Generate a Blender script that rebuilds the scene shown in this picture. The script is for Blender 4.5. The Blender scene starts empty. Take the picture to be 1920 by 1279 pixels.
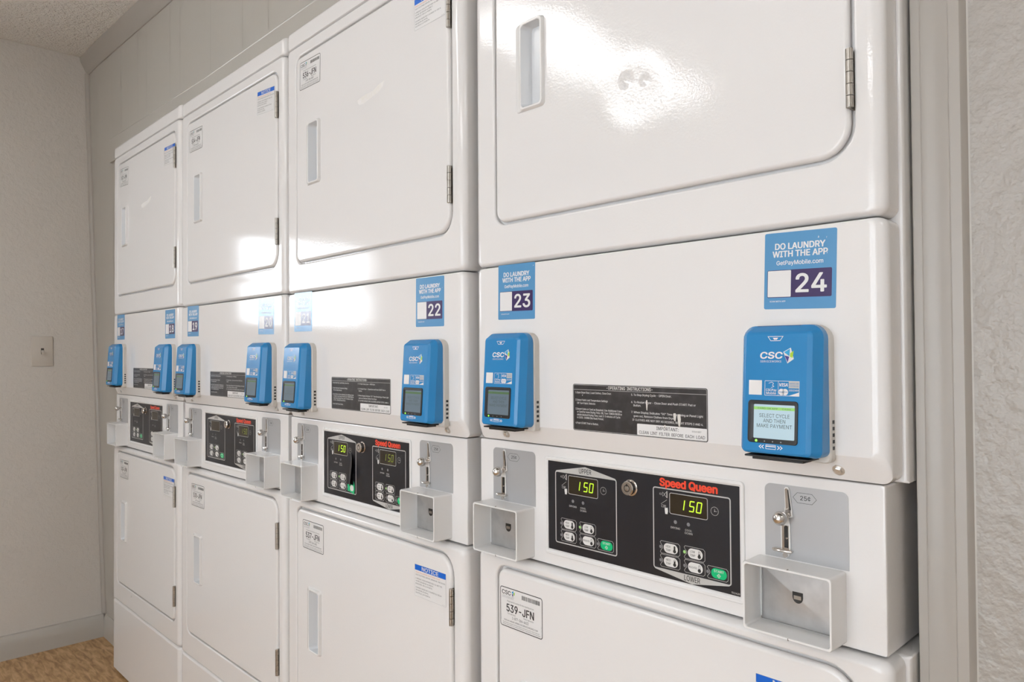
import bpy, bmesh, math, random
from mathutils import Vector, Matrix
random.seed(7)
SC = bpy.context.scene
COL = SC.collection
PI = math.pi

# ---------------------------------------------------------------- camera
def make_camera():
    yaw, p, r = 0.8060, 0.0165, -0.0065
    fw = Vector((-math.sin(yaw)*math.cos(p), math.cos(yaw)*math.cos(p), math.sin(p)))
    rt = Vector((math.cos(yaw), math.sin(yaw), 0)); up = rt.cross(fw)
    rt2 = rt*math.cos(r)+up*math.sin(r); up2 = up*math.cos(r)-rt*math.sin(r)
    cd = bpy.data.cameras.new('camera'); cam = bpy.data.objects.new('camera', cd)
    cd.sensor_width = 36; cd.lens = 1372.6/1920*36; cd.clip_start = 0.02
    m = Matrix((rt2, up2, -fw)).transposed().to_4x4(); m.translation = Vector((0.9859, -0.8659, 1.1895))
    cam.matrix_world = m; COL.objects.link(cam); SC.camera = cam
make_camera()
# ---------------------------------------------------------------- world, exposure, big lights
SC.view_settings.view_transform = 'Standard'; SC.view_settings.look = 'None'
SC.view_settings.gamma = 1; SC.view_settings.exposure = -0.24; SC.view_settings.use_curve_mapping = False
W = bpy.data.worlds.new('world'); SC.world = W; W.use_nodes = True
W.node_tree.nodes['Background'].inputs[0].default_value = (0.80, 0.88, 1.0, 1)
W.node_tree.nodes['Background'].inputs[1].default_value = 1.0
CEIL_Z = 2.508
WIN = (-1.47, -0.76, 1.32, 1.83)      # left wall window: y0, y1, z0, z1
LAMP_E = 9.8                          # emission of the fluorescent diffusers
LAMPS = [(-1.05, -1.66, 0.30, 1.35), (0.70, -2.75, 1.35, 0.30), (2.25, -0.75, 0.30, 0.62)]   # x, y, size x, size y; the last is added fill light
def area(name, loc, rot, sx, sy, e, col):
    l = bpy.data.lights.new(name, 'AREA'); l.shape = 'RECTANGLE'; l.size = sx; l.size_y = sy; l.energy = e; l.color = col
    o = bpy.data.objects.new(name, l); o.location = loc; o.rotation_euler = rot; COL.objects.link(o); return o
area('window_daylight', (-2.86, (WIN[0]+WIN[1])/2, (WIN[2]+WIN[3])/2), (0, -PI/2, 0), WIN[3]-WIN[2]+.1, WIN[1]-WIN[0]+.1, 26, (0.88, 0.94, 1.0))
FILL_WIN = (-0.40, 1.65, 0.10, 2.10)       # opening added behind the camera for frontal fill light: x0, x1, z0, z1
area('front_fill', ((FILL_WIN[0]+FILL_WIN[1])/2, -3.34, (FILL_WIN[2]+FILL_WIN[3])/2), (PI/2, 0, 0), FILL_WIN[1]-FILL_WIN[0], FILL_WIN[3]-FILL_WIN[2], 62, (0.88, 0.94, 1.0))  # added area lamp, soft fill on the dryer fronts

# ---------------------------------------------------------------- materials
def mat(name, col, rough=0.5, metal=0.0, spec=0.5, emit=None, es=1.0, bump=None, noise=None, coat=0.0):
    m = bpy.data.materials.new(name); m.use_nodes = True; nt = m.node_tree; b = nt.nodes['Principled BSDF']
    b.inputs['Base Color'].default_value = (*col, 1); b.inputs['Roughness'].default_value = rough
    b.inputs['Metallic'].default_value = metal; b.inputs['Specular IOR Level'].default_value = spec
    b.inputs['Coat Weight'].default_value = coat
    if emit: b.inputs['Emission Color'].default_value = (*emit, 1); b.inputs['Emission Strength'].default_value = es
    tc = nt.nodes.new('ShaderNodeTexCoord')
    if bump:                                    # list of (scale, distance, detail)
        prev = None
        for sc_, dist, det in bump:
            n = nt.nodes.new('ShaderNodeTexNoise'); n.inputs['Scale'].default_value = sc_; n.inputs['Detail'].default_value = det
            nt.links.new(tc.outputs['Object'], n.inputs['Vector'])
            bp = nt.nodes.new('ShaderNodeBump'); bp.inputs['Distance'].default_value = dist; bp.inputs['Strength'].default_value = 1
            nt.links.new(n.outputs['Fac'], bp.inputs['Height'])
            if prev: nt.links.new(prev.outputs[0], bp.inputs['Normal'])
            prev = bp
        nt.links.new(prev.outputs[0], b.inputs['Normal'])
    if noise:                                   # (scale, second colour, low, high)
        sc_, c2, lo, hi = noise
        n = nt.nodes.new('ShaderNodeTexNoise'); n.inputs['Scale'].default_value = sc_; n.inputs['Detail'].default_value = 5
        nt.links.new(tc.outputs['Object'], n.inputs['Vector'])
        r = nt.nodes.new('ShaderNodeMapRange'); r.inputs['From Min'].default_value = lo; r.inputs['From Max'].default_value = hi
        mx = nt.nodes.new('ShaderNodeMix'); mx.data_type = 'RGBA'
        mx.inputs[6].default_value = (*col, 1); mx.inputs[7].default_value = (*c2, 1)
        nt.links.new(n.outputs['Fac'], r.inputs['Value']); nt.links.new(r.outputs[0], mx.inputs[0]); nt.links.new(mx.outputs[2], b.inputs['Base Color'])
    return m
M = {}
ENB = [(300, 0.00010, 1), (2.2, 0.0005, 0)]
M['enamel'] = mat('white_enamel', (0.80, 0.783, 0.770), 0.06, bump=ENB)
def dented():
    m = mat('dented_white_enamel', (0.80, 0.783, 0.770), 0.06, bump=ENB); nt = m.node_tree; b = nt.nodes['Principled BSDF']
    tc = nt.nodes.new('ShaderNodeTexCoord'); last = b.inputs['Normal'].links[0].from_socket
    for (x, z, r, d) in ((.341, 1.5835, .017, .0014), (.3735, 1.5745, .012, .0009), (.355, 1.560, .075, .0014), (.20, 1.66, .14, .0012)):
        v = nt.nodes.new('ShaderNodeVectorMath'); v.operation = 'DISTANCE'; v.inputs[1].default_value = (x, -.0153, z)
        nt.links.new(tc.outputs['Object'], v.inputs[0])
        r_ = nt.nodes.new('ShaderNodeMapRange'); r_.interpolation_type = 'SMOOTHERSTEP'; r_.inputs['From Max'].default_value = r
        bp = nt.nodes.new('ShaderNodeBump'); bp.inputs['Distance'].default_value = d; bp.inputs['Strength'].default_value = 1
        nt.links.new(v.outputs['Value'], r_.inputs['Value']); nt.links.new(r_.outputs[0], bp.inputs['Height']); nt.links.new(last, bp.inputs['Normal']); last = bp.outputs[0]
    nt.links.new(last, b.inputs['Normal']); return m
M['dented'] = dented()
M['plastic'] = mat('white_plastic', (0.80, 0.79, 0.775), 0.25)
M['handle'] = mat('handle_plastic', (0.64, 0.655, 0.67), 0.22)
M['groove'] = mat('dark_gap', (0.05, 0.048, 0.045), 0.7)
M['steel'] = mat('brushed_steel', (0.52, 0.51, 0.50), 0.36, 1.0, noise=(55, (0.36, 0.35, 0.34), 0.4, 0.65))
M['boltsteel'] = mat('bolt_steel', (0.72, 0.71, 0.69), 0.28, 0.75)
M['satin'] = mat('satin_nickel', (0.62, 0.60, 0.58), 0.24, 1.0)
M['chrome'] = mat('chrome', (0.72, 0.69, 0.66), 0.14, 1.0)
M['hinge'] = mat('nickel_hinge', (0.42, 0.39, 0.35), 0.33, 1.0)
M['galv'] = mat('galvanised_plate', (0.62, 0.62, 0.62), 0.42, 0.85, noise=(40, (0.50, 0.50, 0.50), 0.35, 0.7))
M['greyplate'] = mat('grey_plate', (0.46, 0.46, 0.465), 0.3, 0.25)
M['black'] = mat('black', (0.012, 0.012, 0.012), 0.45)
M['overlay'] = mat('black_overlay', (0.012, 0.012, 0.016), 0.38, bump=[(900, 0.00002, 1)])
M['decal'] = mat('black_decal', (0.035, 0.032, 0.032), 0.33, noise=(60, (0.06, 0.055, 0.055), 0.45, 0.75))
M['white'] = mat('white_print', (0.74, 0.73, 0.71), 0.35)
M['silver'] = mat('silver_print', (0.52, 0.51, 0.49), 0.4)
M['ink'] = mat('black_ink', (0.03, 0.03, 0.03), 0.4)
M['grey'] = mat('grey_print', (0.35, 0.35, 0.36), 0.4)
M['sblue'] = mat('sticker_blue', (0.10, 0.30, 0.545), 0.22)
M['purple'] = mat('sticker_purple', (0.055, 0.035, 0.12), 0.22)
M['paper'] = mat('sticker_paper', (0.78, 0.77, 0.76), 0.3)
M['notice'] = mat('notice_blue', (0.0, 0.13, 0.62), 0.3)
M['orange'] = mat('orange_ink', (0.75, 0.25, 0.08), 0.4)
M['red'] = mat('red_print', (0.85, 0.07, 0.03), 0.35)
M['green'] = mat('button_green', (0.0, 0.50, 0.19), 0.3)
M['lightgreen'] = mat('indicator_green', (0.35, 0.6, 0.22), 0.3, emit=(0.35, 0.7, 0.15), es=0.12)
M['lens'] = mat('indicator_lens', (0.25, 0.25, 0.26), 0.25)
M['window'] = mat('display_window', (0.035, 0.026, 0.016), 0.18)
M['digit'] = mat('display_digit', (0.3, 0.45, 0.02), 0.5, emit=(0.55, 0.85, 0.02), es=0.95)
M['digit_dim'] = mat('dim_display_digit', (0.10, 0.11, 0.02), 0.5, emit=(0.45, 0.6, 0.03), es=0.25)
M['blue'] = mat('reader_blue', (0.018, 0.225, 0.52), 0.24, spec=0.5)
M['slot'] = mat('slot_blue', (0.008, 0.09, 0.24), 0.4)
M['greybase'] = mat('reader_grey_base', (0.66, 0.63, 0.585), 0.4)
M['screen'] = mat('lit_screen', (0.25, 0.33, 0.38), 0.2, emit=(0.50, 0.66, 0.72), es=0.62)
M['screen_dim'] = mat('dim_screen', (0.09, 0.12, 0.15), 0.15, emit=(0.30, 0.40, 0.46), es=0.22)
M['bar'] = mat('screen_bar', (0.2, 0.4, 0.12), 0.2, emit=(0.30, 0.62, 0.16), es=0.6)
M['bar_dim'] = mat('dim_screen_bar', (0.08, 0.14, 0.06), 0.2, emit=(0.12, 0.25, 0.10), es=0.3)
M['sink'] = mat('screen_text', (0.05, 0.08, 0.09), 0.3)
M['led'] = mat('green_light', (0.2, 0.8, 0.1), 0.3, emit=(0.25, 1.0, 0.05), es=2.0)
M['lime'] = mat('logo_lime', (0.40, 0.62, 0.03), 0.3)
M['navy'] = mat('logo_navy', (0.03, 0.025, 0.22), 0.3)
M['cyan'] = mat('logo_cyan', (0.02, 0.35, 0.65), 0.3)
M['tape'] = mat('tape_residue', (0.77, 0.745, 0.70), 0.5, noise=(70, (0.80, 0.783, 0.77), 0.42, 0.6))
M['worn'] = mat('worn_through', (0.68, 0.65, 0.60), 0.55)
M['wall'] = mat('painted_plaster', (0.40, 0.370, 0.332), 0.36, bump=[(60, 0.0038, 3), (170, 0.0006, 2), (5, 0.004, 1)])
M['lwall'] = mat('plaster_left_lightened', (0.61, 0.57, 0.52), 0.38, bump=[(60, 0.0028, 3), (170, 0.0007, 2), (5, 0.005, 1)])  # left wall colour lifted to make up for weak light on it
M['panel'] = mat('painted_panelling', (0.48, 0.452, 0.405), 0.36, bump=[(12, 0.0008, 2), (200, 0.0001, 1)])
M['trim'] = mat('painted_trim', (0.41, 0.378, 0.338), 0.32, bump=[(25, 0.0003, 2)])
M['base'] = mat('painted_baseboard', (0.49, 0.46, 0.415), 0.34, bump=[(20, 0.0003, 2)])
M['ceil'] = mat('textured_ceiling', (0.88, 0.85, 0.80), 0.85, bump=[(110, 0.010, 4), (38, 0.010, 2)])
M['plate'] = mat('switch_plate', (0.56, 0.51, 0.45), 0.35)
M['pale'] = mat('pale_bounce_wall', (0.74, 0.72, 0.69), 0.5)  # unseen walls coloured pale to bounce more light into the room
M['lamp'] = mat('lamp_diffuser', (0.9, 0.9, 0.9), 0.4, emit=(0.985, 0.985, 0.99), es=LAMP_E)
M['glass'] = mat('window_glass', (1, 1, 1), 0.02)
M['glass'].node_tree.nodes['Principled BSDF'].inputs['Transmission Weight'].default_value = 1.0
M['glass'].node_tree.nodes['Principled BSDF'].inputs['IOR'].default_value = 1.05
M['dark_taupe'] = mat('dark_taupe_mark', (0.30, 0.27, 0.24), 0.7)
def floor_mat():
    m = mat('vinyl_floor', (0.5, 0.3, 0.14), 0.42); nt = m.node_tree; b = nt.nodes['Principled BSDF']
    tc = nt.nodes.new('ShaderNodeTexCoord'); mp = nt.nodes.new('ShaderNodeMapping'); mp.inputs['Scale'].default_value = (9, 42, 1)
    n = nt.nodes.new('ShaderNodeTexNoise'); n.inputs['Scale'].default_value = 1.6; n.inputs['Detail'].default_value = 7; n.inputs['Distortion'].default_value = 0.7
    r = nt.nodes.new('ShaderNodeValToRGB'); e = r.color_ramp.elements
    e[0].position = .33; e[0].color = (0.33, 0.185, 0.080, 1); e[1].position = .68; e[1].color = (0.68, 0.45, 0.235, 1)
    k = r.color_ramp.elements.new(.5); k.color = (0.52, 0.315, 0.145, 1)
    nt.links.new(tc.outputs['Object'], mp.inputs[0]); nt.links.new(mp.outputs[0], n.inputs['Vector'])
    nt.links.new(n.outputs['Fac'], r.inputs[0]); nt.links.new(r.outputs[0], b.inputs['Base Color'])
    return m
M['floor'] = floor_mat()

# ---------------------------------------------------------------- mesh helpers
class MB:
    """collects verts / faces with material slots and links them as one mesh object"""
    def __init__(s): s.v = []; s.f = []; s.mi = []; s.mats = []; s.bounds = []
    def mid(s, k):
        if k not in s.mats: s.mats.append(k)
        return s.mats.index(k)
    def add(s, vs, fs, k):
        o = len(s.v); s.v += [tuple(v) for v in vs]; i = s.mid(k)
        for f in fs: s.f.append(tuple(o+a for a in f)); s.mi.append(i)
    def box(s, x0, x1, y0, y1, z0, z1, k, bev=0.0, seg=2):
        bm = bmesh.new(); bmesh.ops.create_cube(bm, size=1)
        for v in bm.verts: v.co = Vector(((x0+x1)/2+v.co.x*(x1-x0), (y0+y1)/2+v.co.y*(y1-y0), (z0+z1)/2+v.co.z*(z1-z0)))
        if bev: bmesh.ops.bevel(bm, geom=bm.edges[:], offset=bev, segments=seg, profile=0.5, affect='EDGES')
        s.from_bm(bm, k)
    def from_bm(s, bm, k, mtx=None):
        if mtx: bmesh.ops.transform(bm, matrix=mtx, verts=bm.verts)
        bm.verts.index_update()
        s.add([v.co[:] for v in bm.verts], [[v.index for v in f.verts] for f in bm.faces], k); bm.free()
    def loft(s, loops, k, cap0=False, cap1=False):
        n = len(loops[0]); vs = [p for l in loops for p in l]; fs = []
        for a in range(len(loops)-1):
            for i in range(n):
                j = (i+1) % n; fs.append((a*n+i, a*n+j, (a+1)*n+j, (a+1)*n+i))
        if cap0: fs.append(tuple(reversed(range(n))))
        if cap1: fs.append(tuple((len(loops)-1)*n+i for i in range(n)))
        s.add(vs, fs, k)
    def cyl(s, c, axis, r, h, k, n=24, r2=None, cap=True):
        """cylinder from c along unit axis for h"""
        a = Vector(axis).normalized(); t = a.orthogonal().normalized(); b = a.cross(t); c = Vector(c)
        L = [[(c+a*d+(t*math.cos(2*PI*i/n)+b*math.sin(2*PI*i/n))*rr)[:] for i in range(n)] for d, rr in ((0, r), (h, r if r2 is None else r2))]
        s.loft(L, k, cap, cap)
    def lathe(s, c, axis, prof, k, n=24):
        a = Vector(axis).normalized(); t = a.orthogonal().normalized(); b = a.cross(t); c = Vector(c)
        L = [[(c+a*d+(t*math.cos(2*PI*i/n)+b*math.sin(2*PI*i/n))*max(rr, 1e-5))[:] for i in range(n)] for d, rr in prof]
        s.loft(L, k, True, True)
    def tube(s, pts, r, k, n=10):
        pts = [Vector(p) for p in pts]; L = []
        for i, p in enumerate(pts):
            d = (pts[min(i+1, len(pts)-1)]-pts[max(i-1, 0)]).normalized(); t = d.cross(Vector((0.3, 1, 0.2))).normalized(); b = d.cross(t)
            L.append([(p+(t*math.cos(2*PI*q/n)+b*math.sin(2*PI*q/n))*r)[:] for q in range(n)])
        s.loft(L, k, True, True)
    def build(s, name, parent=None, sharp=32, recalc=True, label=None, loc=None):
        me = bpy.data.meshes.new(name); me.from_pydata(s.v, [], s.f)
        for k in s.mats: me.materials.append(M[k])
        me.polygons.foreach_set('material_index', s.mi)
        if recalc:
            bm = bmesh.new(); bm.from_mesh(me); bmesh.ops.recalc_face_normals(bm, faces=bm.faces); bm.to_mesh(me); bm.free()
        me.polygons.foreach_set('use_smooth', [not isinstance(s, Sheet)]*len(me.polygons)); me.set_sharp_from_angle(angle=math.radians(sharp))
        return link(me, name, parent, label, loc)
def link(me, name, parent=None, label=None, loc=None):
    o = bpy.data.objects.new(name, me); COL.objects.link(o)
    if len(me.polygons) < 3000 and any(m_.name in ('white_enamel', 'dented_white_enamel', 'white_plastic', 'reader_blue', 'reader_grey_base') for m_ in me.materials):
        w = o.modifiers.new('weighted_normals', 'WEIGHTED_NORMAL'); w.keep_sharp = True; w.weight = 100; w.mode = 'FACE_AREA'
    if parent: o.parent = parent
    if label: o['label'] = label
    if loc: o.location = loc
    return o
def struct(mb, name, **kw):
    o = mb.build(name, **kw); o['kind'] = 'structure'; return o
def rr(x0, x1, z0, z1, y, r, n=6):
    """rounded rectangle loop in the xz plane, r = one radius or (bottom left, bottom right, top right, top left)"""
    if not isinstance(r, (tuple, list)): r = (r,)*4
    P = []
    for (cx, cz, sx, sz, a0, q) in ((x0, z0, 1, 1, PI, r[0]), (x1, z0, -1, 1, 1.5*PI, r[1]), (x1, z1, -1, -1, 0, r[2]), (x0, z1, 1, -1, .5*PI, r[3])):
        q = max(q, 1e-5)
        for i in range(n+1):
            a = a0+i/n*PI/2; P.append((cx+sx*q+q*math.cos(a), y, cz+sz*q+q*math.sin(a)))
    return P

FONT = None
# flat printed sheets: u to the right, v up, in millimetres, stacked in thin layers
class Sheet(MB):
    STEP = 0.00007
    def __init__(s, ox, oz, y, rot=0.0, lean=0.0):
        super().__init__(); s.ox, s.oz, s.y, s.c, s.s, s.lean = ox, oz, y, math.cos(rot), math.sin(rot), lean
    def P(s, u, v, l):
        u /= 1000; v /= 1000
        return (s.ox+u*s.c-v*s.s, s.y-l*s.STEP+s.lean*v, s.oz+u*s.s+v*s.c)
    def poly(s, pts, k, l=1): s.add([s.P(u, v, l) for u, v in pts], [tuple(range(len(pts)))], k)
    def rect(s, u0, v0, u1, v1, k, l=1, r=0.0, n=4):
        s.poly([(p[0], p[2]) for p in rr(min(u0, u1), max(u0, u1), min(v0, v1), max(v0, v1), 0, r, n)] if r else [(u0, v0), (u1, v0), (u1, v1), (u0, v1)], k, l)
    def slab(s, w, h, k, r=2.0, t=0.35):
        """the sheet's own body, hanging down from its top left corner"""
        A = [(p[0], p[2]) for p in rr(0, w, -h, 0, 0, r, 5)]
        s.loft([[s.P(u, v, -t/1000/s.STEP*0-4) for u, v in A], [s.P(u, v, 0) for u, v in A]], k, True, True)
    def ring(s, u0, v0, u1, v1, w, k, l=1, r=1.0, n=4):
        a = rr(u0, u1, min(v0, v1), max(v0, v1), 0, r, n); b = rr(u0+w, u1-w, min(v0, v1)+w, max(v0, v1)-w, 0, max(r-w, .05), n)
        s.loft([[s.P(p[0], p[2], l) for p in a], [s.P(p[0], p[2], l) for p in b]], k)
    def line(s, pts, w, k, l=1, closed=False):
        pts = [Vector(p) for p in pts]; n = len(pts); A = []; B = []
        for i in range(n):
            pa = pts[i-1] if (closed or i) else pts[i]; pb = pts[(i+1) % n] if (closed or i < n-1) else pts[i]
            d1 = (pts[i]-pa); d2 = (pb-pts[i]); d = (d1.normalized() if d1.length else Vector((0, 0)))+(d2.normalized() if d2.length else Vector((0, 0)))
            d = d.normalized() if d.length else Vector((1, 0)); nn = Vector((-d.y, d.x))
            ref = d1.normalized() if d1.length else d2.normalized(); co = max(.5, abs(d.dot(ref))); nn = nn*(w/2/co)
            A.append(pts[i]+nn); B.append(pts[i]-nn)
        m = n if closed else n-1; vs = [s.P(p.x, p.y, l) for p in A+B]
        s.add(vs, [(i, (i+1) % n, n+(i+1) % n, n+i) for i in range(m)], k)
    def disc(s, u, v, r, k, l=1, n=16, rv=None):
        s.poly([(u+r*math.cos(2*PI*i/n), v+(rv or r)*math.sin(2*PI*i/n)) for i in range(n)], k, l)
    def circle(s, u, v, r, w, k, l=1, n=20):
        s.line([(u+r*math.cos(2*PI*i/n), v+r*math.sin(2*PI*i/n)) for i in range(n)], w, k, l, True)
    def text(s, t, u, v, w, h, k, l=1, bold=0.0, align='l', rot=0, shear=0.0):
        """text t in a box of width w (None keeps the proportions) and cap height h, baseline-left (or centred) at (u, v)"""
        V, F, x0, x1 = glyphs(t, 1 if h < 3.0 else 3)
        sy = h; sx = w/(x1-x0) if w else sy; W_ = (x1-x0)*sx
        du = {'l': 0, 'c': -W_/2, 'r': -W_}[align]; c, q = math.cos(rot), math.sin(rot)
        bo = bold*h*1.15; D = [(0, 0)]
        if bold > 0: D = [(bo*math.cos(a), bo*.7*math.sin(a)) for a in [i*PI/4+.39 for i in range(8)]] if h > 4 else [(-bo, 0), (0, 0), (bo, 0)]
        for n_, (ex, ey) in enumerate(D):
            vs = []
            for (a, b, dd) in V:
                p = (a-x0)*sx+du+b*sy*shear+ex; r_ = b*sy+ey; vs.append(s.P(u+p*c-r_*q, v+p*q+r_*c, l+n_*.10+dd*.9))
            s.add(vs, F, k)
_G = {}
def load_font():
    import os
    try:
        p = os.path.join(bpy.utils.system_resource('DATAFILES'), 'fonts', 'Inter.woff2')
        return bpy.data.fonts.load(p) if os.path.exists(p) else None
    except Exception: return None
FONT = load_font()
def raw(t, res):
    cu = bpy.data.curves.new('t', 'FONT'); cu.body = t
    if FONT: cu.font = FONT
    cu.resolution_u = res; cu.fill_mode = 'NONE'; cu.size = 1
    ob = bpy.data.objects.new('t', cu); me = bpy.data.meshes.new_from_object(ob)
    V = [(v.co.x, v.co.y) for v in me.vertices]; E = [tuple(e.vertices) for e in me.edges]
    bpy.data.objects.remove(ob); bpy.data.curves.remove(cu); bpy.data.meshes.remove(me)
    nb = {}
    for a, b in E: nb.setdefault(a, []).append(b); nb.setdefault(b, []).append(a)
    seen = set(); loops = []
    for st in range(len(V)):
        if st in seen or st not in nb: continue
        lp = [st]; seen.add(st); cur = st; prev = None
        nx = st+1 if st+1 in nb[st] else nb[st][0]
        while nx not in seen:
            lp.append(nx); seen.add(nx); cand = [q for q in nb[nx] if q != lp[-2]]; cur = nx; nx = cand[0] if cand else lp[0]
        if len(lp) > 2: loops.append(lp)
    if not loops: return [(a, b, 0) for a, b in V], []
    # triangulate all contours together and keep what has a non-zero winding number
    from mathutils.geometry import delaunay_2d_cdt
    E2 = [(l[k], l[(k+1) % len(l)]) for l in loops for k in range(len(l))]
    R = delaunay_2d_cdt([Vector(p) for p in V], E2, [], 0, 1e-6); P2, T = R[0], R[2]
    def wind(x, y):
        w = 0
        for l in loops:
            for k in range(len(l)):
                (x1, y1), (x2, y2) = V[l[k]], V[l[(k+1) % len(l)]]
                if (y1 > y) != (y2 > y) and x < (x2-x1)*(y-y1)/(y2-y1)+x1: w += 1 if y2 > y1 else -1
        return w
    F = []
    for t3 in T:
        t3 = tuple(t3); x = sum(P2[q][0] for q in t3)/len(t3); y = sum(P2[q][1] for q in t3)/len(t3)
        if wind(x, y): F.append(t3)
    return [(p[0], p[1], 0) for p in P2], F
_A = {}
def char(ch, res):
    """outline of one character with cap height 1, and its advance"""
    if 'H' not in _A:
        V, _ = raw('H', 1); _A['H'] = (max(p[1] for p in V), min(p[0] for p in V))
    cap, hx = _A['H']; key = (ch, res)
    if key not in _A:
        adv = (_left(ch)-hx)/cap
        if ch == ' ': V, F = [], []
        else: V, F = raw(ch, res); V = [(a/cap, b/cap, d) for a, b, d in V]
        _A[key] = (V, F, adv)
    return _A[key]
def _left(ch):
    """left edge of an H that follows ch: the last two vertical strokes of the outline"""
    V = raw(ch+'H', 1)[0]; W0 = raw('H', 1)[0]; w = max(p[0] for p in W0)-min(p[0] for p in W0)
    return max(p[0] for p in V)-w
def glyphs(t, res):
    key = (t, res)
    if key not in _G:
        V, F, x = [], [], 0.0
        for ch in t:
            v, f, adv = char(ch, res); o = len(V); V += [(a+x, b, d) for a, b, d in v]; F += [tuple(o+i for i in q) for q in f]; x += adv
        xs = [p[0] for p in V]; _G[key] = (V, F, min(xs), max(xs))
    return _G[key]

# ---------------------------------------------------------------- the dryers
YF = -0.0135                       # plane of the front panels; the control box face is y = 0
X0, X1 = 0.004, 0.6915
_C = {}
def cached(key, fn):
    """the mesh of a repeated part, made once"""
    if key not in _C: _C[key] = fn()
    return _C[key]
def part(key, name, fn, parent, label=None, loc=None, **kw):
    if key in _C: return link(_C[key], name, parent, label, loc)
    mb = fn(); o = mb.build(name, parent, label=label, loc=loc, **kw); _C[key] = o.data; return o

def shell(z0, z1, hole=None, rt=0.006, rb=0.006, chamfer=False, rx=0.017, yb=0.029, dep=0.014, corner=0.012):
    """pressed steel front panel with rolled side edges; hole = (x0, x1, z0, z1, radii)"""
    mb = MB(); L = [rr(X0, X1, z0, z1, yb, corner)]; n = 7
    for i in range(n+1):
        t = i/n*PI/2; ix = rx*(1-math.cos(t)); y = YF+dep*(1-math.sin(t))
        b = rb*math.sin(t) if chamfer else rb*(1-math.cos(t))
        L.append(rr(X0+ix, X1-ix, z0+b, z1-rt*(1-math.cos(t)), y, max(corner-ix*.3, .004)))
    if hole:
        a, b, c, d, r = hole
        for i in range(4):
            t = i/3*PI/2; e = .004*(1-math.sin(t))
            L.append(rr(a-e, b+e, c-e, d+e, YF+.004*(1-math.cos(t)), tuple(q+e for q in r)))
        L.append(rr(a, b, c, d, YF+.0105, r)); L.append(rr(a+.03, b-.03, c+.03, d-.03, YF+.0105, .01))
        mb.loft(L, 'enamel')
    else: mb.loft(L, 'enamel', cap1=True)
    return mb

DUP = (0.0610, 0.6555, 1.4130, 1.9050, (.020, .036, .028, .018))      # upper door outline
DLO = (0.0600, 0.6545, 0.3420, 0.8245, (.020, .028, .036, .018))      # lower door outline
def grow(D, g): return (D[0]-g, D[1]+g, D[2]-g, D[3]+g, tuple(r+g for r in D[4]))
def door_mesh(D, hz, dents=False):
    mb = MB(); x0, x1, z0, z1, r = D; yf = YF-.0018; L = [rr(x0+.004, x1-.004, z0+.004, z1-.004, YF+.0095, r)]
    for i in range(6):
        t = i/5*PI/2; e = .006*(1-math.cos(t)); L.append(rr(x0+e, x1-e, z0+e, z1-e, yf+.007*(1-math.sin(t)), tuple(max(q-e, .003) for q in r)))
    h = (0.128, 0.1755, hz-.069, hz+.069)
    L.append(rr(*h, yf, .004)); L.append(rr(*h, yf+.0105, .004)); mb.loft(L, 'dented' if dents else 'enamel'); return mb
def handle_mesh(hz):
    mb = MB(); y = YF-.0018
    a = dict(x0=.1130, x1=.1795, z0=hz-.0735, z1=hz+.0735)
    L = [rr(.1130, .1798, hz-.0738, hz+.0738, y+.0006, .007)]
    L.append(rr(.1142, .1796, hz-.0734, hz+.0734, y-.0006, .007))
    L.append(rr(.1220, .1790, hz-.0728, hz+.0728, y-.0030, .007))
    L.append(rr(.1275, .1782, hz-.0722, hz+.0722, y-.0058, .007))
    L.append(rr(.1290, .1770, hz-.0712, hz+.0712, y-.0068, .006))
    L.append(rr(.1300, .1752, hz-.0690, hz+.0690, y-.0068, .006))
    L.append(rr(.1308, .1742, hz-.0680, hz+.0680, y-.0060, .006))
    L.append(rr(.1410, .1725, hz-.0655, hz+.0640, y+.0100, .006))
    mb.loft(L[:7], 'plastic'); mb.loft(L[6:], 'handle', cap1=True); return mb
def hinge_mesh(z0, z1):
    mb = MB(); x, y = 0.6568, YF-.0035; n = 5; h = (z1-z0)/n
    for i in range(n):
        mb.cyl((x, y, z0+i*h+.0004), (0, 0, 1), .0042, h-.0008, 'hinge', 16)
    mb.cyl((x, y, z0+.001), (0, 0, 1), .0030, z1-z0-.002, 'black', 12)
    mb.box(x-.0008, x+.0008, y, y+.016, z0, z1, 'hinge')
    return mb

def logo(s, u, v, h, colour=True):
    """three-triangle emblem, h high, its left tip at (u, v)"""
    k = h/100
    def T(pts, m, l): s.poly([(u+a*k, v+b*k) for a, b in pts], m, l)
    if colour:
        T([(-6, 30), (56, 64), (82, -26), (30, -62)], 'white', 2)
        T([(0, 28), (50, 56), (46, -4)], 'cyan', 3)
    else: T([(0, 28), (50, 56), (46, -4)], 'cyan', 3)
    T([(6, 2), (44, -8), (32, -54)], 'navy', 3)
    T([(52, 20), (80, 40), (72, -18), (50, -8)], 'lime', 3)

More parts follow.
